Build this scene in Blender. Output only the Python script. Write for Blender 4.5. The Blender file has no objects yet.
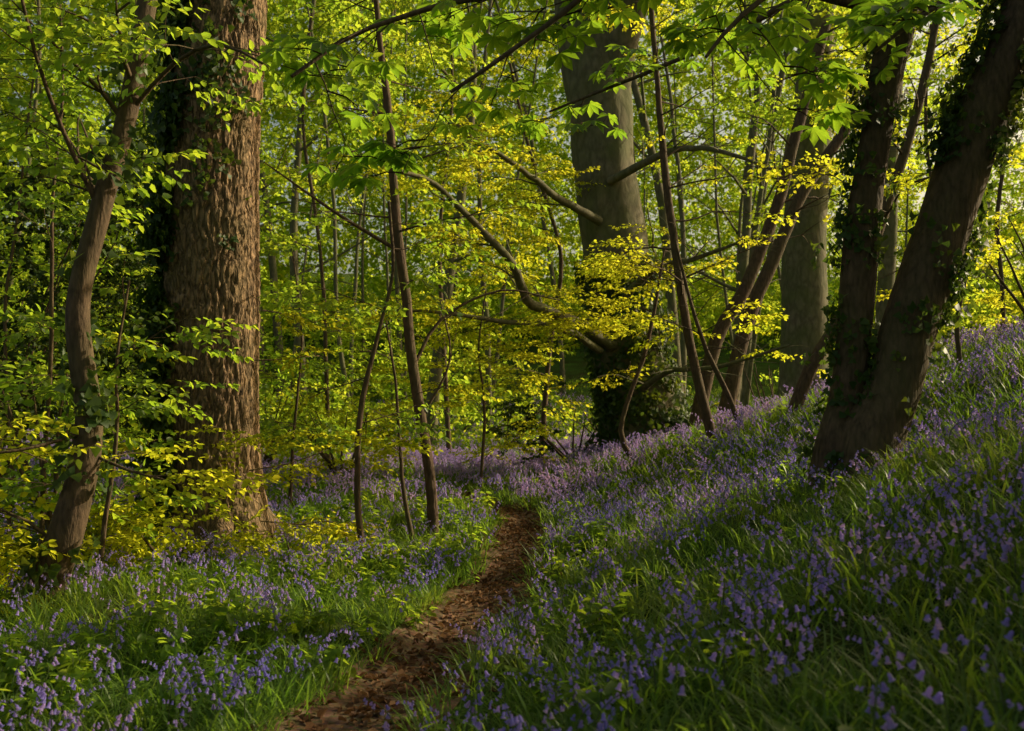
import bpy, math, numpy as np
from mathutils import Vector, noise, Matrix
R = np.random.default_rng(11)
scene = bpy.context.scene
SUN_AZ, SUN_EL = 68.0, 26.0
CAMZ = 1.6
_a, _e = math.radians(SUN_AZ), math.radians(SUN_EL)
SUND = np.array([math.sin(_a)*math.cos(_e), math.cos(_a)*math.cos(_e), math.sin(_e)])
# sun lanes: leaves removed sunward of each (point, radius) to let light in
SUN_LANES = [((-2.95,11.3,z),.6) for z in (.5,1.3,2.1,2.9,3.7,4.6,5.4)] + \
       [((1.2,16.0,.4),1.5),((2.4,17.2,.8),1.7),((3.8,18.2,1.0),1.5),((.8,19.0,.3),1.6),((-.5,22,.3),1.8),((2.2,14.8,.8),.9),((4.4,15.6,1.3),1.0)] + \
       [((-2.2,6.2,.2),.6),((-3.0,8.2,.3),.6),((-1.0,8.6,.1),.4),((-1.7,4.8,.2),.45),((1.2,8.8,.6),.4),((2.4,11.5,1.),.5),((-.2,12.2,0.2),.5),((-1.4,10.4,.1),.5)] + \
       [((2.9,8.0,2.2),.3),((3.6,8.0,3.4),.35),((-3.1,7.4,2.3),.4),((-3.2,7.4,1.2),.4),((-1.1,12,1.8),.4)] + \
       [((2.4,19.2,3.0),.7),((1.9,19.2,6.4),.9)]
WIDE = [((-5,27,1.5),3.0),((-9,31,2.5),3.0),((-1.5,32,1.5),3.),((-3,40,3),4.),((-12,38,3),4.),((4,34,3),3.),((-6,44,8),5.),((-16,46,8),5.),((2,40,9),4.),((-4,26,6),2.5),((-8,28,9),3.),((3,30,7),3.),((-14,36,8),3.)]
GLOW = [((0,16,3.2),1.6),((2.5,16.5,3.0),1.8),((4.5,16,4.5),1.5),((-1.,14,3.5),1.3),((3,15.5,6),1.5),((0,16,6),1.4),((5.5,14.5,3.2),1.2),((-3.6,8.5,.9),.9),((-4.2,7.2,.8),.8),((2,17,5),1.4),((6,18,5),1.5)]
def lanemask(P, tight, extra=0.):
    keep=np.ones(len(P),bool)
    for lst,s0,pr in ((SUN_LANES,.55,.96),(WIDE,.55,.93),(GLOW,3.0,.9)):
        for c,r in lst:
            if lst is WIDE and tight: continue
            D=P-np.array(c); s=D@SUND; d=np.linalg.norm(D-s[:,None]*SUND,axis=1)
            keep&=~((s>s0)&(d<r+extra)&(R.random(len(P))<pr))
    return keep

# ------------------------------------------------------------------ helpers
def emat(r, p, y):
    cr, sr, cp, sp, cy, sy = math.cos(r), math.sin(r), math.cos(p), math.sin(p), math.cos(y), math.sin(y)
    Rx = np.array([[1,0,0],[0,cr,-sr],[0,sr,cr]]); Ry = np.array([[cp,0,sp],[0,1,0],[-sp,0,cp]])
    Rz = np.array([[cy,-sy,0],[sy,cy,0],[0,0,1]])
    return Rz @ Ry @ Rx

class MB:
    def __init__(s): s.v=[]; s.l=[]; s.t=[]; s.m=[]; s.n=0
    def add(s, verts, faces, mat=0):
        verts=np.asarray(verts,float); faces=np.asarray(faces,int)
        s.v.append(verts); s.l.append((faces+s.n).ravel()); s.t.append(np.full(len(faces),faces.shape[1]))
        s.m.append(np.full(len(faces),mat)); s.n+=len(verts)
    def mesh(s, name, mats, smooth=True):
        me=bpy.data.meshes.new(name)
        V=np.concatenate(s.v); L=np.concatenate(s.l); T=np.concatenate(s.t); M=np.concatenate(s.m)
        me.vertices.add(len(V)); me.vertices.foreach_set('co',V.astype(np.float32).ravel())
        me.loops.add(len(L)); me.loops.foreach_set('vertex_index',L.astype(np.int32))
        me.polygons.add(len(T)); st=np.concatenate([[0],np.cumsum(T)[:-1]])
        me.polygons.foreach_set('loop_start',st.astype(np.int32))
        me.polygons.foreach_set('material_index',M.astype(np.int32))
        me.polygons.foreach_set('use_smooth',np.full(len(T),smooth))
        for m in mats: me.materials.append(m)
        me.update(calc_edges=True); me.validate()
        return me

def link(ob, coll=None):
    (coll or scene.collection).objects.link(ob); return ob

def tube(mb, pts, rad, ns=8, mat=0, lump=0.0, lfreq=3.0, fiss=0.0):
    pts=np.asarray(pts,float); n=len(pts); rad=np.asarray(rad)
    if len(rad)!=n: rad=np.interp(np.linspace(0,1,n),np.linspace(0,1,len(rad)),rad)
    tan=np.gradient(pts,axis=0); tan/=np.linalg.norm(tan,axis=1)[:,None]+1e-9
    up=np.array([1.0,0.03,0]); 
    if abs(tan[0]@up)>.9: up=np.array([0,1.0,0])
    V=np.zeros((n,ns,3)); a=np.linspace(0,2*math.pi,ns,endpoint=False)
    u=up-tan[0]*(up@tan[0]); u/=np.linalg.norm(u)
    for i in range(n):
        u=u-tan[i]*(u@tan[i]); u/=np.linalg.norm(u)+1e-9
        w=np.cross(tan[i],u)
        ring=np.outer(np.cos(a),u)+np.outer(np.sin(a),w)
        rr=np.full(ns,rad[i])
        if lump>0 or fiss>0:
            for k in range(ns):
                q=pts[i]+ring[k]*rad[i]
                d=0
                if lump>0: d+=lump*noise.noise(Vector((q[0]*lfreq,q[1]*lfreq,q[2]*lfreq*.35)))
                if fiss>0:
                    wv=noise.noise(Vector((q[0]*3,q[1]*3,q[2]*3.5)))*.09
                    f=noise.noise(Vector(((q[0]+wv)*17,(q[1]+wv)*17,q[2]*3.4)))
                    f2=noise.noise(Vector(((q[0]-wv)*28+7,(q[1])*28,q[2]*9)))
                    d+=fiss*(min(1,abs(f)*3.4)-.5)+fiss*.45*(min(1,abs(f2)*3)-.5)
                rr[k]+=d
        V[i]=pts[i]+ring*rr[:,None]
    i0=np.arange(n-1)[:,None]*ns; k=np.arange(ns)[None,:]; k1=(k+1)%ns
    F=np.stack([i0+k,i0+k1,i0+ns+k1,i0+ns+k],-1).reshape(-1,4)
    mb.add(V.reshape(-1,3),F,mat)

def smooth(ctrl, step=.2):
    C=np.asarray(ctrl,float); out=[]
    P=np.vstack([2*C[0]-C[1],C,2*C[-1]-C[-2]])
    for i in range(1,len(P)-2):
        p0,p1,p2,p3=P[i-1],P[i],P[i+1],P[i+2]
        m=max(2,int(np.linalg.norm((p2-p1)[:3])/step))
        for t in np.arange(m)/m:
            out.append(.5*((2*p1)+(-p0+p2)*t+(2*p0-5*p1+4*p2-p3)*t*t+(-p0+3*p1-3*p2+p3)*t**3))
    out.append(C[-1]); return np.array(out)

def wander(p,d,L,n,w,grav=0.0):
    p=np.array(p,float); d=np.array(d,float); d/=np.linalg.norm(d); pts=[p.copy()]
    for i in range(n):
        d=d+R.normal(0,w,3)+np.array([0,0,grav]); d/=np.linalg.norm(d)
        p=p+d*L/n; pts.append(p.copy())
    return np.array(pts)

# ------------------------------------------------------------------ terrain
PK=np.array([(-6,-1.5),(0,-1.18),(2.5,-.98),(4.8,-.71),(6.6,-.46),(9.9,.0),(12.7,.2),(14.5,.02),(17,-.9),(20,-2.4),(30,-8),(60,-20)])
def sstep(t): t=np.clip(t,0,1); return t*t*(3-2*t)
def xp(y):
    y=np.asarray(y,float)
    return (np.interp(y-.8,PK[:,0],PK[:,1])+2*np.interp(y,PK[:,0],PK[:,1])+np.interp(y+.8,PK[:,0],PK[:,1]))/4
def H(x,y):
    x=np.asarray(x,float); y=np.asarray(y,float)
    x0=np.where(y<13,np.interp(y,PK[:,0],PK[:,1])+.42,.62)
    d=x-x0; k=.22; sp=k*np.logaddexp(0,d/k)
    b=.385*sp; cap=2.6-1.75*sstep((y-13.8)/4.0); kk=.16
    b=b-kk*np.logaddexp(0,(b-cap)/kk)*.92
    fade=1-sstep((y-19)/16.)*.93
    h=b*fade
    h+=.05*np.sin(x*1.3+y*.7)+.04*np.sin(x*2.9-y*2.1+1)+.06*np.sin(y*.45+x*.3)
    h+=np.clip(-x-7,0,20)*.05
    h+=14*sstep((y-30)/75.)
    dp=np.abs(x-xp(y)); h-=.07*np.exp(-(dp/.33)**4)
    return h

# ------------------------------------------------------------------ materials
def newmat(name):
    m=bpy.data.materials.new(name); m.use_nodes=True; nt=m.node_tree; nt.nodes.clear()
    o=nt.nodes.new('ShaderNodeOutputMaterial'); return m,nt,o
def N(nt,t,**k):
    n=nt.nodes.new(t)
    for a,b in k.items(): setattr(n,a,b)
    return n
def ramp(nt,fac,stops):
    r=N(nt,'ShaderNodeValToRGB'); el=r.color_ramp.elements
    while len(el)<len(stops): el.new(.5)
    for e,(p,c) in zip(el,stops): e.position=p; e.color=(*c,1)
    nt.links.new(fac,r.inputs[0]); return r.outputs[0]
def leafmat(name,cols,tcols,tr=.5,rough=.45,spec=.3,cs=.9,gloss=False):
    m,nt,o=newmat(name); L=nt.links.new
    g=N(nt,'ShaderNodeNewGeometry'); nz=N(nt,'ShaderNodeTexNoise'); nz.inputs['Scale'].default_value=cs; nz.inputs['Detail'].default_value=1
    L(g.outputs['Position'],nz.inputs['Vector'])
    mr=N(nt,'ShaderNodeMapRange'); mr.inputs[1].default_value=.3; mr.inputs[2].default_value=.7; L(nz.outputs[0],mr.inputs[0])
    ad=N(nt,'ShaderNodeMath',operation='MULTIPLY_ADD'); ad.inputs[1].default_value=.5
    mu=N(nt,'ShaderNodeMath',operation='MULTIPLY'); mu.inputs[1].default_value=.5
    L(g.outputs['Random Per Island'],mu.inputs[0]); L(mr.outputs[0],ad.inputs[0]); L(mu.outputs[0],ad.inputs[2])
    n=len(cols)
    c=ramp(nt,ad.outputs[0],[(i/(n-1),cols[i]) for i in range(n)])
    t=ramp(nt,ad.outputs[0],[(i/(n-1),tcols[i]) for i in range(n)])
    if gloss:
        p=N(nt,'ShaderNodeBsdfPrincipled'); p.inputs['Roughness'].default_value=rough; p.inputs['Specular IOR Level'].default_value=spec
        L(c,p.inputs['Base Color'])
    else:
        p=N(nt,'ShaderNodeBsdfDiffuse'); L(c,p.inputs[0])
    tb=N(nt,'ShaderNodeBsdfTranslucent'); L(t,tb.inputs[0])
    mx=N(nt,'ShaderNodeMixShader'); mx.inputs[0].default_value=tr
    L(p.outputs[0],mx.inputs[1]); L(tb.outputs[0],mx.inputs[2]); L(mx.outputs[0],o.inputs[0])
    return m
def barkmat(name,dark,light,moss,mossamt,zs=.18,scale=14,bump=.6,vw=.6):
    m,nt,o=newmat(name); L=nt.links.new
    tc=N(nt,'ShaderNodeTexCoord'); mp=N(nt,'ShaderNodeMapping'); mp.inputs['Scale'].default_value=(1,1,zs)
    L(tc.outputs['Object'],mp.inputs[0])
    nz=N(nt,'ShaderNodeTexNoise'); nz.inputs['Scale'].default_value=5; nz.inputs['Detail'].default_value=5
    L(mp.outputs[0],nz.inputs['Vector'])
    vm=N(nt,'ShaderNodeVectorMath',operation='MULTIPLY_ADD'); vm.inputs[1].default_value=(.2,.2,.2)
    L(nz.outputs['Color'],vm.inputs[0]); L(mp.outputs[0],vm.inputs[2])
    vo=N(nt,'ShaderNodeTexVoronoi',feature='DISTANCE_TO_EDGE'); vo.inputs['Scale'].default_value=scale; L(vm.outputs[0],vo.inputs['Vector'])
    n2=N(nt,'ShaderNodeTexNoise'); n2.inputs['Scale'].default_value=scale*3; n2.inputs['Detail'].default_value=6; L(mp.outputs[0],n2.inputs['Vector'])
    n3=N(nt,'ShaderNodeTexNoise'); n3.inputs['Scale'].default_value=1.7; n3.inputs['Detail'].default_value=5; L(tc.outputs['Object'],n3.inputs['Vector'])
    r1=ramp(nt,vo.outputs['Distance'],[(0,(0,0,0)),(.28,(1,1,1))])
    mul=N(nt,'ShaderNodeMath',operation='MULTIPLY_ADD'); mul.inputs[1].default_value=vw; L(r1,mul.inputs[0]); 
    m5=N(nt,'ShaderNodeMath',operation='MULTIPLY'); m5.inputs[1].default_value=1.15-vw; L(n2.outputs[0],m5.inputs[0]); L(m5.outputs[0],mul.inputs[2])
    col=ramp(nt,mul.outputs[0],[(.15,dark),(.9,light)])
    mossf=ramp(nt,n3.outputs[0],[(.5-.25*mossamt,(0,0,0)),(.75,(mossamt,)*3)])
    mix=N(nt,'ShaderNodeMixRGB'); L(mossf,mix.inputs[0]); L(col,mix.inputs[1]); mix.inputs[2].default_value=(*moss,1)
    p=N(nt,'ShaderNodeBsdfPrincipled'); p.inputs['Roughness'].default_value=.85; p.inputs['Specular IOR Level'].default_value=.2
    L(mix.outputs[0],p.inputs['Base Color'])
    b=N(nt,'ShaderNodeBump'); b.inputs['Strength'].default_value=bump; b.inputs['Distance'].default_value=.03
    L(mul.outputs[0],b.inputs['Height']); L(b.outputs[0],p.inputs['Normal']); L(p.outputs[0],o.inputs[0])
    return m
def plain(name,c,rough=.7):
    m,nt,o=newmat(name); p=N(nt,'ShaderNodeBsdfDiffuse')
    nz=N(nt,'ShaderNodeTexNoise'); nz.inputs['Scale'].default_value=30
    nt.links.new(ramp(nt,nz.outputs[0],[(.3,tuple(x*.6 for x in c)),(.7,tuple(min(1,x*1.3) for x in c))]),p.inputs[0])
    nt.links.new(p.outputs[0],o.inputs[0]); return m

M_gold=leafmat('beech_leaf_young',[(.10,.14,.012),(.18,.20,.015),(.26,.23,.02)],[(.56,.72,.03),(.88,.88,.04),(.97,.86,.05)],.64)
M_green=leafmat('leaf_green',[(.05,.10,.012),(.08,.14,.015),(.12,.16,.015)],[(.28,.50,.03),(.48,.68,.04),(.70,.76,.04)],.58,.4,.35,gloss=True)
M_bg=leafmat('woodland_leaf',[(.09,.15,.014),(.16,.22,.018),(.25,.25,.02)],[(.44,.72,.05),(.72,.88,.06),(.95,.90,.06)],.64,cs=.22)
M_chest=leafmat('horse_chestnut_leaf',[(.04,.085,.012),(.06,.12,.015),(.08,.13,.015)],[(.24,.48,.03),(.36,.60,.03),(.50,.66,.03)],.54,.4,.4,gloss=True)
M_holly=leafmat('evergreen_leaf',[(.018,.04,.01),(.03,.06,.012),(.06,.085,.012)],[(.05,.10,.01),(.09,.15,.01),(.22,.24,.02)],.3,.6,.22,gloss=True)
M_ivy=leafmat('ivy_leaf',[(.022,.05,.012),(.04,.08,.015),(.08,.11,.015)],[(.08,.16,.015),(.14,.22,.02),(.28,.32,.02)],.38,.5,.3,gloss=True)
M_grass=leafmat('grass_blade',[(.055,.11,.015),(.08,.15,.02),(.12,.16,.03)],[(.20,.42,.03),(.32,.50,.04),(.48,.55,.05)],.48,.4,.3,gloss=True)
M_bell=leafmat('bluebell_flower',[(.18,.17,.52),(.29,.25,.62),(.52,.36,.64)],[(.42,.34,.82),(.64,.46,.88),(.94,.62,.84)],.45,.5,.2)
M_bell_sunlit=leafmat('bluebell_flower_sunlit',[(.24,.21,.56),(.42,.32,.68),(.68,.48,.74)],[(.50,.40,.84),(.78,.56,.90),(.96,.70,.86)],.45,.5,.2,cs=.5)  # far bluebells: sunlight painted in as a paler, pinker flower colour
M_stem=leafmat('bluebell_stem',[(.08,.13,.04),(.12,.15,.07)],[(.25,.32,.07),(.3,.3,.12)],.3)
M_dead=leafmat('dead_leaf',[(.06,.032,.018),(.15,.08,.042),(.30,.18,.10)],[(.12,.06,.02),(.2,.1,.04),(.3,.17,.07)],.2,.7,.2)
M_twig=plain('twig_bark',(.045,.032,.02))
B_oak=barkmat('fissured_bark',(.032,.021,.013),(.36,.23,.125),(.16,.145,.055),.4,.27,17,1.0,.5)
B_beech=barkmat('smooth_beech_bark',(.06,.05,.032),(.21,.175,.11),(.09,.11,.03),.8,.5,5,.35,.35)
B_dark=barkmat('sycamore_bark',(.028,.019,.012),(.15,.095,.06),(.095,.09,.03),.5,.3,13,.5,.25)

def groundmat():
    m,nt,o=newmat('woodland_soil'); L=nt.links.new
    tc=N(nt,'ShaderNodeTexCoord'); n1=N(nt,'ShaderNodeTexNoise'); n1.inputs['Scale'].default_value=1.3; n1.inputs['Detail'].default_value=8
    n2=N(nt,'ShaderNodeTexNoise'); n2.inputs['Scale'].default_value=28; n2.inputs['Detail'].default_value=6
    L(tc.outputs['Object'],n1.inputs['Vector']); L(tc.outputs['Object'],n2.inputs['Vector'])
    c1=ramp(nt,n2.outputs[0],[(.3,(.025,.018,.010)),(.7,(.08,.05,.026))])
    c2=ramp(nt,n2.outputs[0],[(.3,(.04,.08,.015)),(.7,(.09,.16,.03))])
    f=ramp(nt,n1.outputs[0],[(.35,(.35,)*3),(.6,(.95,)*3)])
    mx=N(nt,'ShaderNodeMixRGB'); L(f,mx.inputs[0]); L(c1,mx.inputs[1]); L(c2,mx.inputs[2])
    p=N(nt,'ShaderNodeBsdfDiffuse'); L(mx.outputs[0],p.inputs[0])
    b=N(nt,'ShaderNodeBump'); b.inputs['Distance'].default_value=.05; L(n2.outputs[0],b.inputs['Height']); L(b.outputs[0],p.inputs['Normal'])
    L(p.outputs[0],o.inputs[0]); return m
def pathmat():
    m,nt,o=newmat('earth_path'); L=nt.links.new
    tc=N(nt,'ShaderNodeTexCoord'); v=N(nt,'ShaderNodeTexVoronoi'); v.inputs['Scale'].default_value=34
    n2=N(nt,'ShaderNodeTexNoise'); n2.inputs['Scale'].default_value=9; n2.inputs['Detail'].default_value=10
    L(tc.outputs['Object'],v.inputs['Vector']); L(tc.outputs['Object'],n2.inputs['Vector'])
    c=ramp(nt,n2.outputs[0],[(.3,(.07,.045,.028)),(.55,(.16,.105,.065)),(.75,(.28,.19,.125))])
    mx=N(nt,'ShaderNodeMixRGB',blend_type='MULTIPLY'); mx.inputs[0].default_value=.3; L(c,mx.inputs[1]); L(v.outputs['Color'],mx.inputs[2])
    p=N(nt,'ShaderNodeBsdfDiffuse'); L(mx.outputs[0],p.inputs[0])
    b=N(nt,'ShaderNodeBump'); b.inputs['Distance'].default_value=.04; b.inputs['Strength'].default_value=.8; L(n2.outputs[0],b.inputs['Height']); L(b.outputs[0],p.inputs['Normal'])
    L(p.outputs[0],o.inputs[0]); return m

def grid(name,X,Y,Z,mat):
    ny,nx=X.shape; V=np.stack([X,Y,Z],-1).reshape(-1,3)
    i=np.arange(ny-1)[:,None]*nx; j=np.arange(nx-1)[None,:]
    F=np.stack([i+j,i+j+1,i+nx+j+1,i+nx+j],-1).reshape(-1,4)
    mb=MB(); mb.add(V,F); return link(bpy.data.objects.new(name,mb.mesh(name,[mat])))
def axis(lo,hi,flo,fhi,s):
    a=np.arange(lo,hi,s); r=[];l=[]; x=hi; st=s
    while x<fhi: r.append(x); st*=1.18; x+=st
    x=lo-s; st=s
    while x>flo: l.append(x); st*=1.18; x-=st
    return np.concatenate([l[::-1],a,r])
gx=axis(-9,11,-300,300,.14); gy=axis(-1,26,-100,500,.14)
X,Y=np.meshgrid(gx,gy); grid('ground',X,Y,H(X,Y),groundmat())
py=np.arange(-3,40,.12); pu=np.linspace(-1,1,15)
Yp=np.repeat(py[:,None],15,1)
wv=np.array([.41+.08*noise.noise(Vector((y*1.1,3,0))) for y in py]); wv2=np.array([.41+.08*noise.noise(Vector((y*1.1,9,0))) for y in py])
Xp=xp(Yp)+np.where(pu[None,:]<0,pu[None,:]*wv[:,None],pu[None,:]*wv2[:,None])
nz=np.array([[noise.noise(Vector((Xp[i,j]*4,Yp[i,j]*4,0))) for j in range(15)] for i in range(len(py))])
grid('woodland_path',Xp,Yp,H(Xp,Yp)+.012+.018*nz*(1-np.abs(pu)[None,:])+.008*(1-np.abs(pu)[None,:]),pathmat())

# ------------------------------------------------------------------ plant templates
def leaf(mb,pos,yaw,L,w,pitch=0,roll=0,fold=.15,curl=.15,mat=1,wide=.3,T=None):
    f=fold*w
    V=np.array([[0,0,0],[wide,-w,f],[wide+.38,-w*.8,f-curl*.3],[1,0,-curl],[wide+.38,w*.8,f-curl*.3],[wide,w,f]])*L
    V=V@emat(roll,pitch,yaw).T+np.asarray(pos)
    if T is not None: V=(V*T[2])@T[0].T+T[1]
    mb.add(V,[[0,1,2,3],[0,3,4,5]],mat)
def tcoll(name,objs):
    c=bpy.data.collections.new(name)
    for me in objs: c.objects.link(bpy.data.objects.new(me.name,me))
    return c
def spray_into(mb,leafL,n,L,fl,T=None,twigs=True):
    def tw(p,yaw,L,n,rad,z):
        pts=[np.array(p)]
        for i in range(n):
            y=yaw+(.22 if i%2 else -.22)+R.normal(0,.08)
            pts.append(pts[-1]+np.array([math.cos(y),math.sin(y),R.normal(z,.12)])*L/n)
        if twigs:
            q=pts[::3] if n>5 else [pts[0],pts[-1]]
            tube(mb,q,np.linspace(rad,rad*.3,len(q)),3,0)
        for i in range(1,n+1):
            s=1 if i%2 else -1
            leaf(mb,pts[i],yaw+s*R.uniform(.6,1.1),leafL*R.uniform(.75,1.2),.33,R.normal(.15,fl),R.normal(0,fl*1.3),T=T)
        leaf(mb,pts[-1],yaw,leafL,.32,R.normal(.2,.2),0,T=T)
        return pts
    P=tw((0,0,0),0,L,n,.004,-.04)
    for k in range(2,n-2,2):
        s=1 if (k//2)%2 else -1
        tw(P[k],s*R.uniform(.7,1.0),L*R.uniform(.25,.5),R.integers(3,7),.002,-.05)
def spray(name,mat,leafL=.062,n=13,L=.55,fl=.25):
    mb=MB(); spray_into(mb,leafL,n,L,fl); return mb.mesh(name,[M_twig,mat])
def clumpmesh(name,n,fl=.4,ll=.095,sc=.24,zf=.32):
    mb=MB()
    for i in range(n):
        c=R.normal(0,.42,3)*[1,1,zf]
        T=(emat(R.normal(0,fl*.8),R.normal(.08,fl*.8),R.uniform(0,6.28)),c,sc*R.uniform(.7,1.3))
        spray_into(mb,ll,7,.55,fl,T,False)
    return mb.mesh(name,[M_twig,M_bg])
C={}
C['gold']=tcoll('beech_sprays',[spray('beech_spray_%d'%i,M_gold,.066,13,.55,.38) for i in range(4)])
C['green']=tcoll('leafy_sprays',[spray('leafy_spray_%d'%i,M_green,.08,9,.55,.4) for i in range(4)])
C['bg']=tcoll('woodland_sprays',[spray('woodland_spray_%d'%i,M_bg,.09,8,.55,.5) for i in range(4)])
C['clump']=tcoll('woodland_leaf_masses',[clumpmesh('woodland_leaf_mass_%d'%i,60,.55) for i in range(6)])
C['curtain']=tcoll('woodland_crown_masses',[clumpmesh('woodland_crown_mass_%d'%i,120,.8,.105,.27,.75) for i in range(5)])
def chest(name):
    mb=MB(); nl=R.integers(2,4)
    tube(mb,[(0,0,0),(.12,0,.02),(.22,.0,.0)],[.006,.005,.003],4,0)
    for k in range(nl):
        yaw=(k-(nl-1)/2)*1.1+R.normal(0,.2); pl=R.uniform(.12,.2)
        b=np.array([.18,0,0]); e=b+np.array([math.cos(yaw)*pl,math.sin(yaw)*pl,R.uniform(-.02,.06)])
        tube(mb,[b,(b+e)/2+[0,0,.01],e],[.003,.002,.002],3,0)
        tip=R.uniform(.2,.7)
        for j,a in enumerate(np.linspace(-2.0,2.0,7)):
            Ls=R.uniform(.15,.19)*(1-.12*abs(a)); p=tip+R.normal(0,.12)
            V=np.array([[0,0,0],[.35,-.12,.03],[.68,-.19,.0],[1,0,-.16],[.68,.19,.0],[.35,.12,.03]])*Ls
            V=V@emat(R.normal(0,.15),p*.8,yaw+a).T+e
            mb.add(V,[[0,1,2,3],[0,3,4,5]],1)
    return mb.mesh(name,[M_twig,M_chest])
C['chest']=tcoll('chestnut_sprays',[chest('chestnut_spray_%d'%i) for i in range(5)])
def hollyc(name,mat=None):
    mb=MB(); P=[np.zeros(3)]
    for i in range(9): P.append(P[-1]+np.array([.045,R.normal(0,.01),R.normal(0,.012)]))
    tube(mb,[P[0],P[5],P[9]],[.004,.003,.002],3,0)
    for i in range(1,10):
        for s in (1,-1,1):
            leaf(mb,P[i],s*R.uniform(.4,1.4),.055*R.uniform(.7,1.25),.36,R.normal(0,.5),R.normal(0,.6),fold=.4)
    return mb.mesh(name,[M_twig,M_holly])
C['holly']=tcoll('evergreen_sprays',[hollyc('evergreen_spray_%d'%i) for i in range(3)])
def ivyc(name):
    mb=MB()
    for i in range(8):
        p=np.array([R.uniform(-.1,.1),R.uniform(-.1,.1),R.uniform(.005,.05)]); a=R.uniform(0,6.28); L=R.uniform(.04,.07)
        t=emat(R.normal(0,.5),R.normal(0,.5),a)
        V=np.array([[-.2,0,0],[0,-.5,.05],[.45,-.28,.0],[1,0,-.1],[.45,.28,.0],[0,.5,.05]])*L
        mb.add(V@t.T+p,[[0,1,2,3],[0,3,4,5]],0)
    return mb.mesh(name,[M_ivy])
C['ivy']=tcoll('ivy_leaf_clusters',[ivyc('ivy_cluster_%d'%i) for i in range(3)])
def blade(mb,p,yaw,L,w,up,bend,mat=0,n=4):
    pts=[np.array(p,float)]; el=up
    for i in range(n):
        pts.append(pts[-1]+np.array([math.cos(el)*math.cos(yaw),math.cos(el)*math.sin(yaw),math.sin(el)])*L/n); el-=bend*(i+1)/n
    pts=np.array(pts); s=np.array([-math.sin(yaw),math.cos(yaw),0]); ww=w*np.interp(np.linspace(0,1,n+1),[0,.25,.5,.8,1],[.7,1,1,.6,.08])[:,None]
    V=np.empty((2*(n+1),3)); V[0::2]=pts+s*ww+[0,0,w*.4]; V[1::2]=pts-s*ww+[0,0,w*.4]
    k=np.arange(n)*2; mb.add(V,np.stack([k,k+1,k+3,k+2],-1),mat)
def tuft(name,nb,seg,wk=1):
    mb=MB()
    for i in range(nb):
        r=R.uniform(0,.11); a=R.uniform(0,6.28)
        blade(mb,(r*math.cos(a),r*math.sin(a),-.02),a+R.normal(0,.9),R.uniform(.14,.33),R.uniform(.0028,.0055)*wk,R.uniform(.6,1.35),R.uniform(.4,1.0),n=seg)
    return mb.mesh(name,[M_grass])
C['grass']=tcoll('grass_tufts',[tuft('grass_tuft_%d'%i,22,4) for i in range(6)])
C['grass_far']=tcoll('grass_tufts_far',[tuft('grass_tuft_low_%d'%i,14,2,1.5) for i in range(4)])
def bellplant(name,far=False):
    mb=MB()
    hgt=R.uniform(.26,.38); el=1.5; P=[np.array([0,0,-.02])]
    n=12
    for i in range(n):
        el-=.02 if i<7 else R.uniform(.18,.3)
        P.append(P[-1]+np.array([math.cos(el),R.normal(0,.03),math.sin(el)])*hgt/n)
    q=P[::4] if far else P[:7:3]+P[7:]
    tube(mb,q,np.linspace(.0032,.0016,len(q)),3,0)
    nb=R.integers(6,11)
    for j in range(nb):
        t=.54+.46*j/(nb-1); f=t*n; i=min(n-1,int(f)); p=P[i]+(P[i+1]-P[i])*(f-i)
        a=R.normal(0,1.1); pl=.02*(1.1-.5*(t-.6)/.4)
        q=p+np.array([math.cos(a)*pl,math.sin(a)*pl,.004])
        dr=np.array([math.cos(a)*.5,math.sin(a)*.5,-1]); dr/=np.linalg.norm(dr); sc=1.15-.5*(t-.6)/.4
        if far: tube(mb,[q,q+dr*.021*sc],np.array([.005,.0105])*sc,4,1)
        else: tube(mb,[q,q+dr*.004*sc,q+dr*.014*sc,q+dr*.019*sc],np.array([.0012,.0048,.0055,.0100])*sc,5,1)
    for k in range(2 if far else 4):
        blade(mb,(0,0,-.02),R.uniform(0,6.28),R.uniform(.2,.28),R.uniform(.004,.007),R.uniform(.5,1.1),R.uniform(.3,.8),2,3)
    return mb.mesh(name,[M_stem,M_bell_sunlit if far else M_bell,M_grass])
C['bell']=tcoll('bluebell_plants',[bellplant('bluebell_plant_%d'%i) for i in range(7)])
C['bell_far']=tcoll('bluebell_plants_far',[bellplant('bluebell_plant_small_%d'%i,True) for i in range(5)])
def herb(name):
    mb=MB()
    for s in range(6):
        a=R.uniform(0,6.28); r=R.uniform(0,.1); h=R.uniform(.1,.24); b=np.array([r*math.cos(a),r*math.sin(a),-.02])
        t=b+[R.normal(0,.03),R.normal(0,.03),h]; tube(mb,[b,t],[.003,.002],3,0)
        for k in range(7):
            leaf(mb,t-[0,0,R.uniform(0,.07)],k*.9+R.normal(0,.2),R.uniform(.05,.09),.27,R.uniform(-.2,.5),R.normal(0,.3))
    return mb.mesh(name,[M_stem,M_green])
C['herb']=tcoll('woodland_herbs',[herb('woodland_herb_%d'%i) for i in range(4)])
def dead(name):
    mb=MB(); leaf(mb,(-.03,0,.005),0,.07,.33,R.normal(-.1,.2),R.normal(0,.3),fold=.7,curl=.35,mat=0); return mb.mesh(name,[M_dead])
C['dead']=tcoll('fallen_leaves',[dead('fallen_leaf_%d'%i) for i in range(4)])
NV={k:len(c.objects) for k,c in C.items()}

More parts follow.
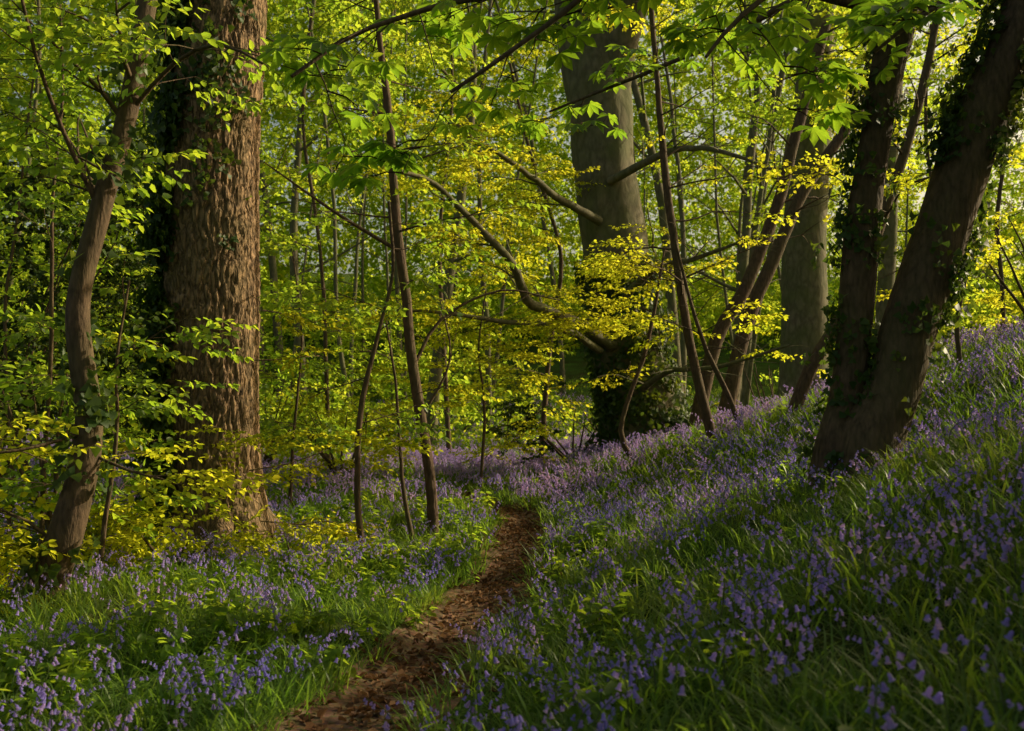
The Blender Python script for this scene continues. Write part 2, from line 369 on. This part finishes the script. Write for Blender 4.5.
GN={}
def gngroup(key):
    if key in GN: return GN[key]
    g=bpy.data.node_groups.new('scatter_'+key,'GeometryNodeTree')
    g.interface.new_socket('Geometry',in_out='INPUT',socket_type='NodeSocketGeometry')
    g.interface.new_socket('Geometry',in_out='OUTPUT',socket_type='NodeSocketGeometry')
    gi=g.nodes.new('NodeGroupInput'); go=g.nodes.new('NodeGroupOutput')
    ip=g.nodes.new('GeometryNodeInstanceOnPoints'); ci=g.nodes.new('GeometryNodeCollectionInfo')
    ci.inputs['Collection'].default_value=C[key]; ci.inputs['Separate Children'].default_value=True; ci.inputs['Reset Children'].default_value=True
    def at(n,t):
        a=g.nodes.new('GeometryNodeInputNamedAttribute'); a.data_type=t; a.inputs['Name'].default_value=n; return a.outputs[0]
    e=g.nodes.new('FunctionNodeEulerToRotation'); L=g.links.new
    L(at('rot','FLOAT_VECTOR'),e.inputs[0]); L(gi.outputs[0],ip.inputs['Points']); L(ci.outputs[0],ip.inputs['Instance'])
    ip.inputs['Pick Instance'].default_value=True
    L(at('idx','INT'),ip.inputs['Instance Index']); L(e.outputs[0],ip.inputs['Rotation']); L(at('scl','FLOAT'),ip.inputs['Scale'])
    if key in('clump','curtain'): L(ip.outputs[0],go.inputs[0])
    else:
        rl=g.nodes.new('GeometryNodeRealizeInstances'); L(ip.outputs[0],rl.inputs[0]); L(rl.outputs[0],go.inputs[0])
    GN[key]=g; return g
def instancer(name,key,P,E,S):
    P=np.asarray(P,np.float32).reshape(-1,3); E=np.asarray(E,np.float32).reshape(-1,3); S=np.asarray(S,np.float32)
    if key in('gold','green','bg','chest','holly'): k=lanemask(P,key!='bg',.22)
    elif key=='clump': k=lanemask(P,False,1.5)
    else: k=np.ones(len(P),bool)
    P,E,S=P[k],E[k],S[k]
    n=len(P); me=bpy.data.meshes.new(name)
    me.vertices.add(n); me.vertices.foreach_set('co',P.ravel())
    me.attributes.new('rot','FLOAT_VECTOR','POINT').data.foreach_set('vector',E.ravel())
    me.attributes.new('scl','FLOAT','POINT').data.foreach_set('value',S.ravel())
    me.attributes.new('idx','INT','POINT').data.foreach_set('value',R.integers(0,NV[key],n).astype(np.int32))
    ob=link(bpy.data.objects.new(name,me)); md=ob.modifiers.new('scatter','NODES'); md.node_group=gngroup(key)
    return ob

# ------------------------------------------------------------------ trees
def S(px,py,Y):   # survey sighting: bearing / elevation of a real point at depth Y
    return np.array([(px-512)/995*Y, Y, CAMZ-(py-400)/995*Y])
class Tree:
    def __init__(s,name,base,bark): s.name=name; s.base=np.array(base,float); s.bark=bark; s.mb=MB(); s.lv={}
    def put(s,key,p,e,sc):
        a=s.lv.setdefault(key,([],[],[])); a[0].append(p); a[1].append(e); a[2].append(sc)
    def foliate(s,p,d,L,r,key,sp=.2,sc=1.,grav=-.01,side=2,w=.13):
        n=max(4,int(L/.22)); pts=wander(p,d,L,n,w,grav)
        tube(s.mb,pts,np.linspace(r,max(.003,r*.2),n+1),5)
        m=max(1,int(L*.8/sp))
        for i in range(m):
            t=.2+.8*(i+R.uniform(0,1))/m; f=t*n; k=min(n-1,int(f)); q=pts[k]+(pts[k+1]-pts[k])*(f-k); dd=pts[k+1]-pts[k]
            yw=math.atan2(dd[1],dd[0])+(1 if i%2 else -1)*R.uniform(.3,1.2)
            s.put(key,q,(R.normal(0,.25),R.normal(.08,.22),yw),sc*R.uniform(.7,1.2))
        dd=pts[-1]-pts[-2]; s.put(key,pts[-1],(R.normal(0,.2),.1,math.atan2(dd[1],dd[0])),sc)
        if side>0 and L>.7:
            for i in range(side):
                k=R.integers(1,n); dd=pts[k+1]-pts[k] if k<n else pts[k]-pts[k-1]
                sd=np.cross(dd,[0,0,1])*(1 if i%2 else -1); sd/=np.linalg.norm(sd)+1e-9; dd=dd/np.linalg.norm(dd)
                s.foliate(pts[k],dd*.7+sd*R.uniform(.5,1)+[0,0,R.normal(0,.15)],L*R.uniform(.35,.6),r*.5,key,sp,sc,grav,0)
    def limb(s,ctrl,r0,r1,nsub=0,sl=1.5,key='green',ns=10,tmin=.2,tmax=1.,sp=.2,sc=1.,horiz=.0,jit=.0,lump=0,fiss=0,step=.2,grav=-.01,bias=None,side=2):
        pts=smooth(ctrl,step); n=len(pts)
        if jit: pts[1:-1]+=np.cumsum(R.normal(0,jit,(n-2,3)),0)*np.sin(np.linspace(0,math.pi,n-2))[:,None]*.5
        rad=np.interp(np.linspace(0,1,n),np.linspace(0,1,len(np.atleast_1d(r0))) if np.ndim(r0) else [0,1],r0 if np.ndim(r0) else [r0,r1])
        tube(s.mb,pts,rad,ns,0,lump,2.5,fiss)
        for i in range(nsub):
            t=tmin+(tmax-tmin)*(i+R.uniform(0,1))/nsub; k=min(n-2,int(t*(n-1))); tg=pts[k+1]-pts[k]; tg/=np.linalg.norm(tg)
            a=R.uniform(0,6.28); d=np.array([math.cos(a),math.sin(a),R.normal(.1,.15)])
            if bias is not None: d=d*.75+np.array(bias)
            d=d+tg*(.7-.5*horiz)
            s.foliate(pts[k],d,sl*R.uniform(.6,1.15)*(1-.35*t),max(.006,rad[k]*.3 if rad[k]<.1 else .025),key,sp,sc,grav,side)
        return pts,rad
    def ivy(s,pts,rad,n,t0,t1,a0=0,a1=6.283,spread=.03,sc=1.,th=-.05):
        m=len(pts)
        for i in range(n):
            t=R.uniform(t0,t1)*(m-1); k=min(m-2,int(t)); c=pts[k]+(pts[k+1]-pts[k])*(t-k); tg=pts[k+1]-pts[k]; tg/=np.linalg.norm(tg)
            a=R.uniform(a0,a1); v=np.array([math.cos(a),math.sin(a),0]); v-=tg*(v@tg); v/=np.linalg.norm(v)
            if noise.noise(Vector((c+v*rad[k])*2.2))<th: continue
            q=Vector(v).to_track_quat('Z','Y').to_euler()
            s.put('ivy',c+v*(rad[k]+R.exponential(spread)*1),tuple(q),sc*R.uniform(.7,1.5))
    def finish(s):
        e=link(bpy.data.objects.new(s.name,None)); e.location=s.base; e.empty_display_size=.3
        inv=Matrix.Translation(-Vector(s.base)); 
        if s.mb.n:
            o=link(bpy.data.objects.new('trunk_and_branches',s.mb.mesh(s.name+'_wood',[s.bark]))); o.parent=e; o.matrix_parent_inverse=inv
        for k,(P,E,Sc) in s.lv.items():
            o=instancer('ivy_leaves' if k=='ivy' else 'foliage_'+k,k,P,E,Sc); o.parent=e; o.matrix_parent_inverse=inv
def gpt(px,Y,dz=-.15):
    x=(px-512)/995*Y; return np.array([x,Y,float(H(x,Y))+dz])

# --- large fissured oak on the left
t=Tree('oak_tree',gpt(216,11.4,0),B_oak)
ctrl=[gpt(220,11.4,-.3),S(219,525,11.4),S(214,470,11.4),S(210,400,11.4),S(210,300,11.4),S(213,150,11.4),S(221,0,11.4),S(228,-200,11.5),S(235,-500,11.6)]
pts=smooth(ctrl,.032); n=len(pts); zz=pts[:,2]
rad=.50+.012*np.clip(3-zz,0,3)+.24*np.exp(-np.clip(zz-pts[0,2],0,9)/.42)-.02*np.clip(zz-4,0,9)
tube(t.mb,pts,rad,250,0,.06,1.6,.032)
t.ivy(pts,rad,3000,.02,.55,2.6,4.1,.06,1.2,-.3)
t.ivy(pts,rad,120,.3,.6,4.3,5.6,.03)
for i in range(7):
    a=i*.9+R.uniform(-.3,.3)-.5; b=np.array([pts[0][0],11.4,float(H(pts[0][0],11.4))])
    d=np.array([math.cos(a),math.sin(a),0])
    tube(t.mb,smooth([b+d*.3+[0,0,.55],b+d*.62+[0,0,.2],b+d*.95+[0,0,.02],b+d*1.3+[0,0,-.15]],.06),np.linspace(.2,.05,50),14,0,.03)
for i in range(5):
    a=i*1.3; z=R.uniform(6.8,9.5); o=np.array([-3.3,11.5,z]); d=np.array([math.cos(a),math.sin(a),.25])
    t.limb([o,o+d*1.5,o+d*3+[0,0,.2],o+d*5+[0,0,-.1]],.12,.03,6,1.9,'green',8,.2)
for (px,py,a,L) in [(255,360,.2,.9),(180,440,-2.2,1.0),(250,470,.1,.8),(175,350,-1.9,.7),(262,310,-.4,.8),(170,520,-2.4,.9),(240,440,-1.2,.9),(262,520,-.3,.9)]:
    p=S(px,py,11.0); t.foliate(p,(math.cos(a),math.sin(a),.05),L,.01,'gold',.16,.8)
t.finish()

# --- leaning sycamore at far left
t=Tree('sycamore_tree',gpt(36,7.4,0),B_dark)
p,r=t.limb([gpt(30,7.4,-.2),S(48,590,7.4),S(72,520,7.4),S(90,430,7.5),S(77,310,7.5),S(98,210,7.6),S(124,110,7.7),S(142,0,7.8),S(160,-160,7.9)],[.16,.11,.09,.08,.076,.07,.062],.05,9,1.3,'green',16,.5,lump=.015,step=.08,sp=.22)
t.limb([S(126,110,7.7),S(170,60,7.6),S(215,40,7.4),S(260,60,7.2)],.02,.01,6,.8,'green',6,grav=-.04)
t.limb([S(98,210,7.6),S(60,130,7.4),S(30,50,7.2),S(10,-30,7)],.022,.012,6,1.0,'green',8)
t.limb([S(90,430,7.5),S(60,440,7.3),S(20,450,7.1),S(-30,455,7)],.016,.008,6,.6,'gold',6)
t.limb([S(85,450,7.5),S(130,470,7.4),S(170,480,7.2)],.015,.006,4,.5,'gold',6)
t.limb([S(60,545,7.4),S(30,520,7.2),S(-20,500,7.1)],.015,.006,6,.5,'gold',6)
t.ivy(p,r,110,.02,.8)
t.finish()
for (pa,Y) in [([(44,None),(46,480),(54,350),(50,220),(58,90),(52,-40)],9.2),([(100,None),(108,520),(120,440),(118,360),(128,280)],8.6),([(10,None),(14,450),(4,320),(16,200),(30,60)],10.5)]:
    t=Tree('hazel_sapling',gpt(pa[0][0],Y,0),B_dark)
    t.limb([gpt(pa[0][0],Y)]+[S(a,b,Y) for a,b in pa[1:]],.026,.01,7,1.1,'green',7,.25,jit=.01,horiz=1)
    t.finish()

# --- slim saplings in the centre
def sap(name,pa,Y,r0,r1,nsub,sl,key,tmin=.3,sc=1.,bark=B_dark,extra=(),sp=.2):
    t=Tree(name,gpt(pa[0],Y,0),bark)
    p,r=t.limb([gpt(pa[0],Y)]+[S(a,b,Y) for a,b in pa[1]],r0,r1,nsub,sl,key,9,tmin,jit=.012,horiz=1,sc=sc,lump=.008,sp=sp)
    for e in extra: e(t)
    t.finish(); return t
sap('beech_sapling',(434,[(430,480),(412,370),(404,300),(394,230),(388,130),(378,40),(370,-60)]),12,.075,.032,11,1.9,'green',.5,
    extra=[lambda t:t.limb([S(412,370,12),S(440,320,12.2),S(500,290,12.5),S(560,300,12.8)],.025,.008,8,.9,'gold',6),
           lambda t:t.limb([S(398,250,12),S(340,215,11.8),S(290,180,11.6),S(262,160,11.5)],.028,.008,6,.9,'green',6),
           lambda t:t.limb([S(420,420,12),S(450,360,12),S(440,300,12)],.018,.008,4,.7,'green',6)])
sap('beech_sapling',(366,[(358,490),(362,400),(378,330),(392,270),(388,200)]),10.8,.04,.015,8,1.2,'green',.4)
sap('beech_sapling',(418,[(404,495),(398,440),(394,380),(386,320)]),11.4,.03,.012,6,.9,'gold',.4)
sap('beech_sapling',(540,[(548,350),(560,250),(530,150),(510,60)]),22,.07,.03,11,2.2,'gold',.25,1.2)
sap('beech_sapling',(450,[(446,380),(440,250),(452,100),(448,-20)]),26,.07,.03,11,2.5,'bg',.2,1.4)
sap('beech_sapling',(330,[(326,380),(318,250),(300,120),(310,0)]),20,.05,.025,11,2.2,'bg',.2,1.2)
sap('beech_sapling',(290,[(296,400),(300,330),(292,250)]),15,.03,.012,9,1.5,'green',.2)
sap('beech_sapling',(480,[(484,410),(478,350),(486,290)]),17,.03,.012,9,1.6,'gold',.2)

# --- big beech, centre right
t=Tree('beech_tree',gpt(650,20,0),B_beech)
p,r=t.limb([gpt(648,20,-.4),S(642,415,20),S(630,360,20),S(620,290,20),S(608,190,20),S(600,100,20),S(592,40,20),S(578,-60,20),S(560,-240,20)],[.85,.72,.66,.63,.63,.66,.60,.5,.4],.3,0,1,ns=60,lump=.09,step=.15)
t.ivy(p,r,1500,.0,.28,0,6.28,.06,1.4,-.25)
t.limb([S(604,110,20),S(622,30,19.6),S(640,-50,19),S(670,-200,18.5)],.42,.3,0,ns=24,lump=.05)
t.limb([S(612,345,19.4),S(575,322,18.2),S(535,305,17.2),S(515,262,16.5),S(480,225,16),S(435,182,15.5),S(400,170,15)],[.13,.11,.09,.07,.05,.035],.03,12,1.5,'gold',9,.25,jit=.03)
t.limb([S(600,350,19.2),S(560,330,17.8),S(500,322,17),S(440,312,16.4),S(400,310,16)],.08,.02,12,1.3,'gold',8,.2,jit=.03)
t.limb([S(620,300,19.4),S(660,265,18),S(700,255,17),S(760,235,16.4)],.09,.02,13,1.5,'gold',8,.2,jit=.03)
t.limb([S(635,395,19.5),S(670,370,18),S(720,365,16.8),S(790,345,16.0)],.07,.02,15,1.4,'gold',8,.15,jit=.02)
t.limb([S(600,220,19.4),S(550,190,18.4),S(500,150,17.4),S(440,120,16.6)],.09,.02,11,1.6,'gold',8,.2,jit=.03)
t.limb([S(610,180,19.4),S(670,150,18.4),S(720,150,17.4),S(780,170,16.6)],.09,.02,11,1.6,'gold',8,.2,jit=.03)
for i in range(4):
    a=i*1.6+.3; o=S(590,-60,20)+[0,0,R.uniform(-1,3)]; d=np.array([math.cos(a),math.sin(a),.2])
    t.limb([o,o+d*2,o+d*4.5,o+d*7+[0,0,-.8]],.16,.04,7,2.4,'green',8,.2)
t.finish()

sap('beech_sapling',(716,[(700,390),(684,310),(670,220),(662,140),(655,40),(650,-50)]),14.6,.08,.03,16,1.8,'gold',.3)
sap('beech_sapling',(745,[(728,395),(706,350),(690,300),(676,240)]),14.2,.045,.018,9,1.4,'gold',.45)
sap('rowan_sapling',(640,[(620,430),(640,360),(655,300),(665,250)]),16,.05,.018,8,1.4,'gold',.4)
sap('sycamore_tree',(690,[(716,340),(742,290),(776,200),(800,120),(830,20)]),19,.15,.09,9,1.8,'green',.5)
sap('sycamore_tree',(716,[(745,330),(772,260),(802,190),(850,120),(890,60),(930,0)]),18,.15,.08,9,1.8,'gold',.5)
sap('beech_tree',(800,[(806,330),(806,240),(812,160),(820,60),(826,-60)]),27,.7,.45,10,3,'bg',.5,1.5,B_beech)
sap('beech_tree',(880,[(884,330),(890,240),(892,160),(900,60),(906,-60)]),24,.22,.16,10,3,'bg',.4,1.4,B_beech)
sap('sycamore_tree',(786,[(810,370),(840,320),(872,250),(900,170),(925,90),(945,0)]),13.5,.10,.05,9,1.5,'gold',.45)
sap('hazel_sapling',(962,[(958,320),(966,270),(962,220),(970,150)]),12.0,.035,.015,8,1.2,'gold',.3)
# golden young beeches at the right-hand edge
sap('beech_sapling',(930,[(935,320),(940,230),(930,130),(936,20)]),22,.06,.03,13,2.4,'gold',.2,1.3)
sap('beech_sapling',(1000,[(1004,300),(1000,220),(1012,120),(1008,0)]),18,.05,.025,13,2.0,'gold',.2,1.2)
sap('beech_sapling',(1060,[(1056,300),(1050,200),(1060,100),(1050,-20)]),24,.07,.03,12,2.6,'gold',.2,1.4)

# --- dark twin-stemmed tree on the bank (right) with the horse-chestnut limbs overhead
t=Tree('horse_chestnut_tree',gpt(845,8.2,0),B_dark)
pA,rA=t.limb([gpt(830,8.3,-.2),S(836,450,8.2),S(848,390,8.2),S(856,300,8.2),S(868,200,8.2),S(886,90,8.2),S(908,-20,8.2),S(930,-200,8.2)],[.22,.145,.13,.135,.125,.115,.11],.08,0,ns=40,lump=.045,step=.05,fiss=.006)
pB,rB=t.limb([gpt(862,8.1,-.2),S(868,440,8.1),S(893,388,8.1),S(912,325,8.1),S(938,250,8.1),S(962,180,8.1),S(992,100,8.1),S(1030,10,8.1),S(1080,-140,8.1)],[.30,.23,.21,.205,.205,.19,.19],.14,0,ns=56,lump=.05,step=.05,fiss=.007)
t.ivy(pA,rA,300,.0,.9,0,6.28,.03,.8); t.ivy(pB,rB,300,.0,.95,.0,6.28,.04,.8); t.ivy(pB,rB,340,.3,.9,-1,1.2,.06,.8,-.2); t.ivy(pB,rB,200,.45,.9,2.6,3.6,.06,.8,-.2); t.ivy(pA,rA,120,.2,.9,2.6,3.6,.05,.8,-.2)
for (x,y,z,e,nn) in [(2.9,8.2,4.9,[(1.6,7.6,4.9),(.2,7.2,4.6),(-1.0,6.9,4.2),(-1.5,6.7,3.8)],12),
                 (3.1,8.2,5.3,[(2.0,7.0,5.2),(1.0,6.5,4.6),(.2,6.4,4.0),(-.4,6.4,3.6)],12),
                 (3.0,8.2,4.6,[(2.4,7.2,4.9),(1.7,6.8,4.4),(1.3,6.6,3.9)],8),
                 (3.2,8.2,5.3,[(2.9,9.5,5.6),(1.8,10.3,5.2),(.4,10.6,4.7)],9),
                 (4.2,8.2,5.1,[(3.8,7.4,4.9),(3.0,6.9,4.4),(2.5,6.8,4.0)],8)]:
    t.limb([(x,y,z)]+e,.05,.012,nn,1.0,'chest',8,.25,sp=.2,grav=-.09,jit=.02,side=1)
t.finish()
# trees along the bank top, right of the view
for (x,y,hh,key) in [(10.5,6.5,9,'green'),(9.0,2.8,8,'green'),(12.5,9.2,10,'green'),(7.6,.2,7,'green'),(7.8,5.0,7,'green')]:
    b=np.array([x,y,float(H(x,y))-.2]); t=Tree('beech_tree',b,B_beech)
    t.limb([b,b+[.1,0,2.5],b+[-.1,.2,5],b+[0,0,hh]],.25,.08,20,2.4,key,14,.2,horiz=1,sp=.26,sc=1.5)
    t.finish()

# --- shrubs
def shrub(name,x,y,rx,ry,rz,n,key,sc=1.,z0=0.,stems=9):
    b=np.array([x,y,float(H(x,y))]); t=Tree(name,b,B_dark)
    for i in range(stems):
        a=R.uniform(0,6.28); pp=wander(b,(math.cos(a)*rx*.6,math.sin(a)*ry*.6,z0+rz*1.1),(z0+rz)*1.3,8,.08); tube(t.mb,pp,np.linspace(.03,.008,9),6)
    k=0
    while k<n:
        v=R.normal(0,1,3); v/=np.linalg.norm(v); rr=R.uniform(.45,1)
        p=b+np.array([v[0]*rx,v[1]*ry,v[2]*rz])*rr+[0,0,z0+rz*.9]
        if noise.noise(Vector(p*1.1))<-.12 and R.random()<.85: continue
        if p[2]<float(H(p[0],p[1]))+.03: k+=1; continue
        t.put(key,p,(R.normal(0,.4),R.normal(.1,.35),math.atan2(v[1],v[0])+R.normal(0,.6)),sc*R.uniform(.7,1.3)); k+=1
    t.finish()
shrub('holly_tree',-6.6,12.6,1.9,1.5,2.6,900,'holly',1.1,.6)
shrub('holly_tree',-5.0,14.5,1.0,1.0,3.0,500,'holly',1.1,.6)
shrub('holly_tree',-8.0,10.5,1.3,1.3,2.2,500,'holly',1.1,.3)
shrub('yew_bush',1.3,20.6,1.6,1.0,.9,620,'holly',1.2,.1)
shrub('yew_bush',3.6,21.6,1.2,1.0,.9,350,'holly',1.2,.1)
shrub('bramble_bush',-4.1,7.2,.6,.5,.35,60,'gold',.8,.1,5)
shrub('bramble_bush',-3.2,9.4,.9,.4,.35,80,'gold',.8,.0,5)
shrub('bramble_bush',-2.1,10.0,.6,.3,.25,35,'gold',.7,.0,4)
shrub('hazel_shrub',-4.3,9.5,.8,.6,1.2,70,'green',.9,.2)
shrub('hazel_shrub',-3.0,17.5,1.1,.8,.9,75,'gold',1,.2)
shrub('hazel_shrub',-4.9,19.5,1.3,.9,1.2,110,'green',1.1,.3)
shrub('hazel_shrub',7.2,13.6,1.4,1.0,1.1,150,'gold',1,.2)
shrub('hazel_shrub',9.2,16,1.8,1.4,1.8,200,'gold',1.1,.4)
shrub('hazel_shrub',5.6,21,1.5,1.2,1.2,180,'gold',1.1,.2)
for (x,y,s_) in [(-5.5,24,1.3),(-3,27,1.5),(-8.5,27,1.6),(-.2,30,1.6),(-6,33,2),(-12,32,2),(-2,37,2.2),(3,33,1.8),(-8,40,2.5),(-16,40,2.5),(1,42,2.5),(-4,46,2.8),(-11,48,2.8)]:
    shrub('hazel_shrub',x,y,1.5*s_,1.2*s_,.8*s_,150,'bg',1.3*s_*.7,.1,5)

# --- woodland behind
P=[];E=[];Sc=[]
for i in range(270):
    Yc=20+38*R.random()**.8; tx=R.uniform(-.68,.50); zt=.8+R.random()**.9*(.44*Yc); k=Yc/30
    x=tx*Yc
    if tx>.36 and R.random()<.4: continue
    if zt<2.2 and R.random()<.5: zt+=2
    P.append((x,Yc,float(H(x,Yc))+zt+.3)); E.append((R.normal(0,.12),R.normal(0,.12),R.uniform(0,6.28))); Sc.append((3.2*k+.8)*R.uniform(.7,1.2))
dw=instancer('distant_woodland_foliage','clump',P,E,Sc)
P=[];E=[];Sc=[]
for ix in range(38):
    for iz in range(13):
        tx=-.82+1.55*(ix+R.uniform(0,1))/38; Yc=R.uniform(60,68); z=2+48*(iz+R.uniform(0,1))/13
        if iz>8 and R.random()<.2: continue
        if tx>.36 and iz>3 and R.random()<.6: continue
        P.append((tx*Yc,Yc,z)); E.append((R.normal(0,.3),R.normal(0,.3),R.uniform(0,6.28))); Sc.append(7.5*R.uniform(.85,1.25))
instancer('distant_crowns','curtain',P,E,Sc).parent=dw
mb=MB()
for i in range(44):
    Yc=R.uniform(30,58); x=R.uniform(-.65,.65)*Yc; b=np.array([x,Yc,float(H(x,Yc))-.2]); ln=R.normal(0,.08,2); hh=R.uniform(14,26)
    r=R.choice([.06,.09,.13,.22])
    pp=wander(b,(ln[0],ln[1],1),hh,14,.04); tube(mb,pp,np.linspace(r,r*.35,15),9)
    for j in range(4):
        k=R.integers(4,13); a=R.uniform(0,6.28); tube(mb,wander(pp[k],(math.cos(a),math.sin(a),.5),R.uniform(2,5),7,.12),np.linspace(r*.3,.01,8),5)
link(bpy.data.objects.new('distant_trees',mb.mesh('distant_trees',[B_beech])))

# ------------------------------------------------------------------ ground cover
def scatter(name,keys,zones,prob,smin,smax,grow=0.,clear=.3,tilt=.12):
    par=None
    for key,(lo,hi) in keys.items():
        Ps=[];Es=[];Ss=[]
        for (y0,y1,den) in zones:
            if y0<lo or y0>=hi: continue
            n=int(den*(y1-y0)*(.62*(y0+y1)+4)); yy=R.uniform(y0,y1,n); w=.62*yy+2; xx=R.uniform(-1,1,n)*w
            d=np.abs(xx-xp(yy)); edge=np.array([clear+.10*noise.noise(Vector((a*2.5,b*2.5,1))) for a,b in zip(xx,yy)])
            pr=np.array([prob(a,b) for a,b in zip(xx,yy)])
            k=(d>edge)&(R.random(n)<pr)&(np.hypot(xx+3.38,yy-11.4)>.75)
            xx,yy=xx[k],yy[k]; m=len(xx)
            Ps.append(np.stack([xx,yy,H(xx,yy)],-1)); Es.append(np.stack([R.normal(0,tilt,m),R.normal(0,tilt,m),R.uniform(0,6.28,m)],-1))
            Ss.append(R.uniform(smin,smax,m)*(1+grow*np.clip(yy-8,0,40)))
        o=instancer(name if par is None else 'distant_part',key,np.concatenate(Ps),np.concatenate(Es),np.concatenate(Ss))
        if par is None: par=o
        else: o.parent=par
def nz2(x,y,s,o): return noise.noise(Vector((x*s,y*s,o)))
scatter('grass',{'grass':(0,9),'grass_far':(9,99)},[(1.5,9,60),(9,16,36),(16,28,17),(28,50,6)],lambda x,y:.8+.5*nz2(x,y,.9,2),.6,1.05,.02,.30)
def pb(x,y):
    b=.74+.95*nz2(x,y,.55,7)+.7*nz2(x,y,1.7,3)
    if x<xp(y): b*=.8
    return b
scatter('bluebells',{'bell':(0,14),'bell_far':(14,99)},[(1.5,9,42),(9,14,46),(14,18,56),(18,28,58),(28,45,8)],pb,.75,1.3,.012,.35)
scatter('woodland_herbs',{'herb':(0,99)},[(2,9,9),(9,18,7),(18,40,3)],lambda x,y:(.9 if x<xp(y)-.3 else .2)+.6*nz2(x,y,.8,12),.6,1.2,.03)
n=3800; yy=R.uniform(2.5,20,n); xx=xp(yy)+R.normal(0,.23,n)
instancer('fallen_leaves','dead',np.stack([xx,yy,H(xx,yy)+.025],-1),np.stack([R.normal(0,.3,n),R.normal(0,.3,n),R.uniform(0,6.28,n)],-1),R.uniform(.3,1.0,n))

# ------------------------------------------------------------------ light, sky, camera
w=bpy.data.worlds.new('World'); scene.world=w; w.use_nodes=True; nt=w.node_tree
bg=nt.nodes['Background']; sky=nt.nodes.new('ShaderNodeTexSky'); sky.sky_type='NISHITA'; sky.sun_disc=False
sky.sun_elevation=math.radians(SUN_EL); sky.sun_rotation=math.radians(SUN_AZ); sky.dust_density=5; sky.ozone_density=.3
tint=nt.nodes.new('ShaderNodeMixRGB'); tint.blend_type='MULTIPLY'; tint.inputs[0].default_value=1; tint.inputs[2].default_value=(1,.92,.70,1)
nt.links.new(sky.outputs[0],tint.inputs[1]); nt.links.new(tint.outputs[0],bg.inputs[0]); bg.inputs[1].default_value=.15
sd=bpy.data.lights.new('sun','SUN'); sd.energy=5; sd.angle=math.radians(.5); sd.color=(1,.86,.58)
so=link(bpy.data.objects.new('sun',sd)); so.rotation_euler=Vector(SUND).to_track_quat('Z','Y').to_euler()
cd=bpy.data.cameras.new('camera'); cam=link(bpy.data.objects.new('camera',cd)); cd.lens=35; cd.sensor_width=36; cd.clip_end=2000
cam.location=(0,0,CAMZ); cam.rotation_euler=(math.radians(90+2.0),0,0)
cd.dof.use_dof=True; cd.dof.focus_distance=9; cd.dof.aperture_fstop=3.2
scene.camera=cam
scene.view_settings.view_transform='Standard'; scene.view_settings.look='None'; scene.view_settings.exposure=0
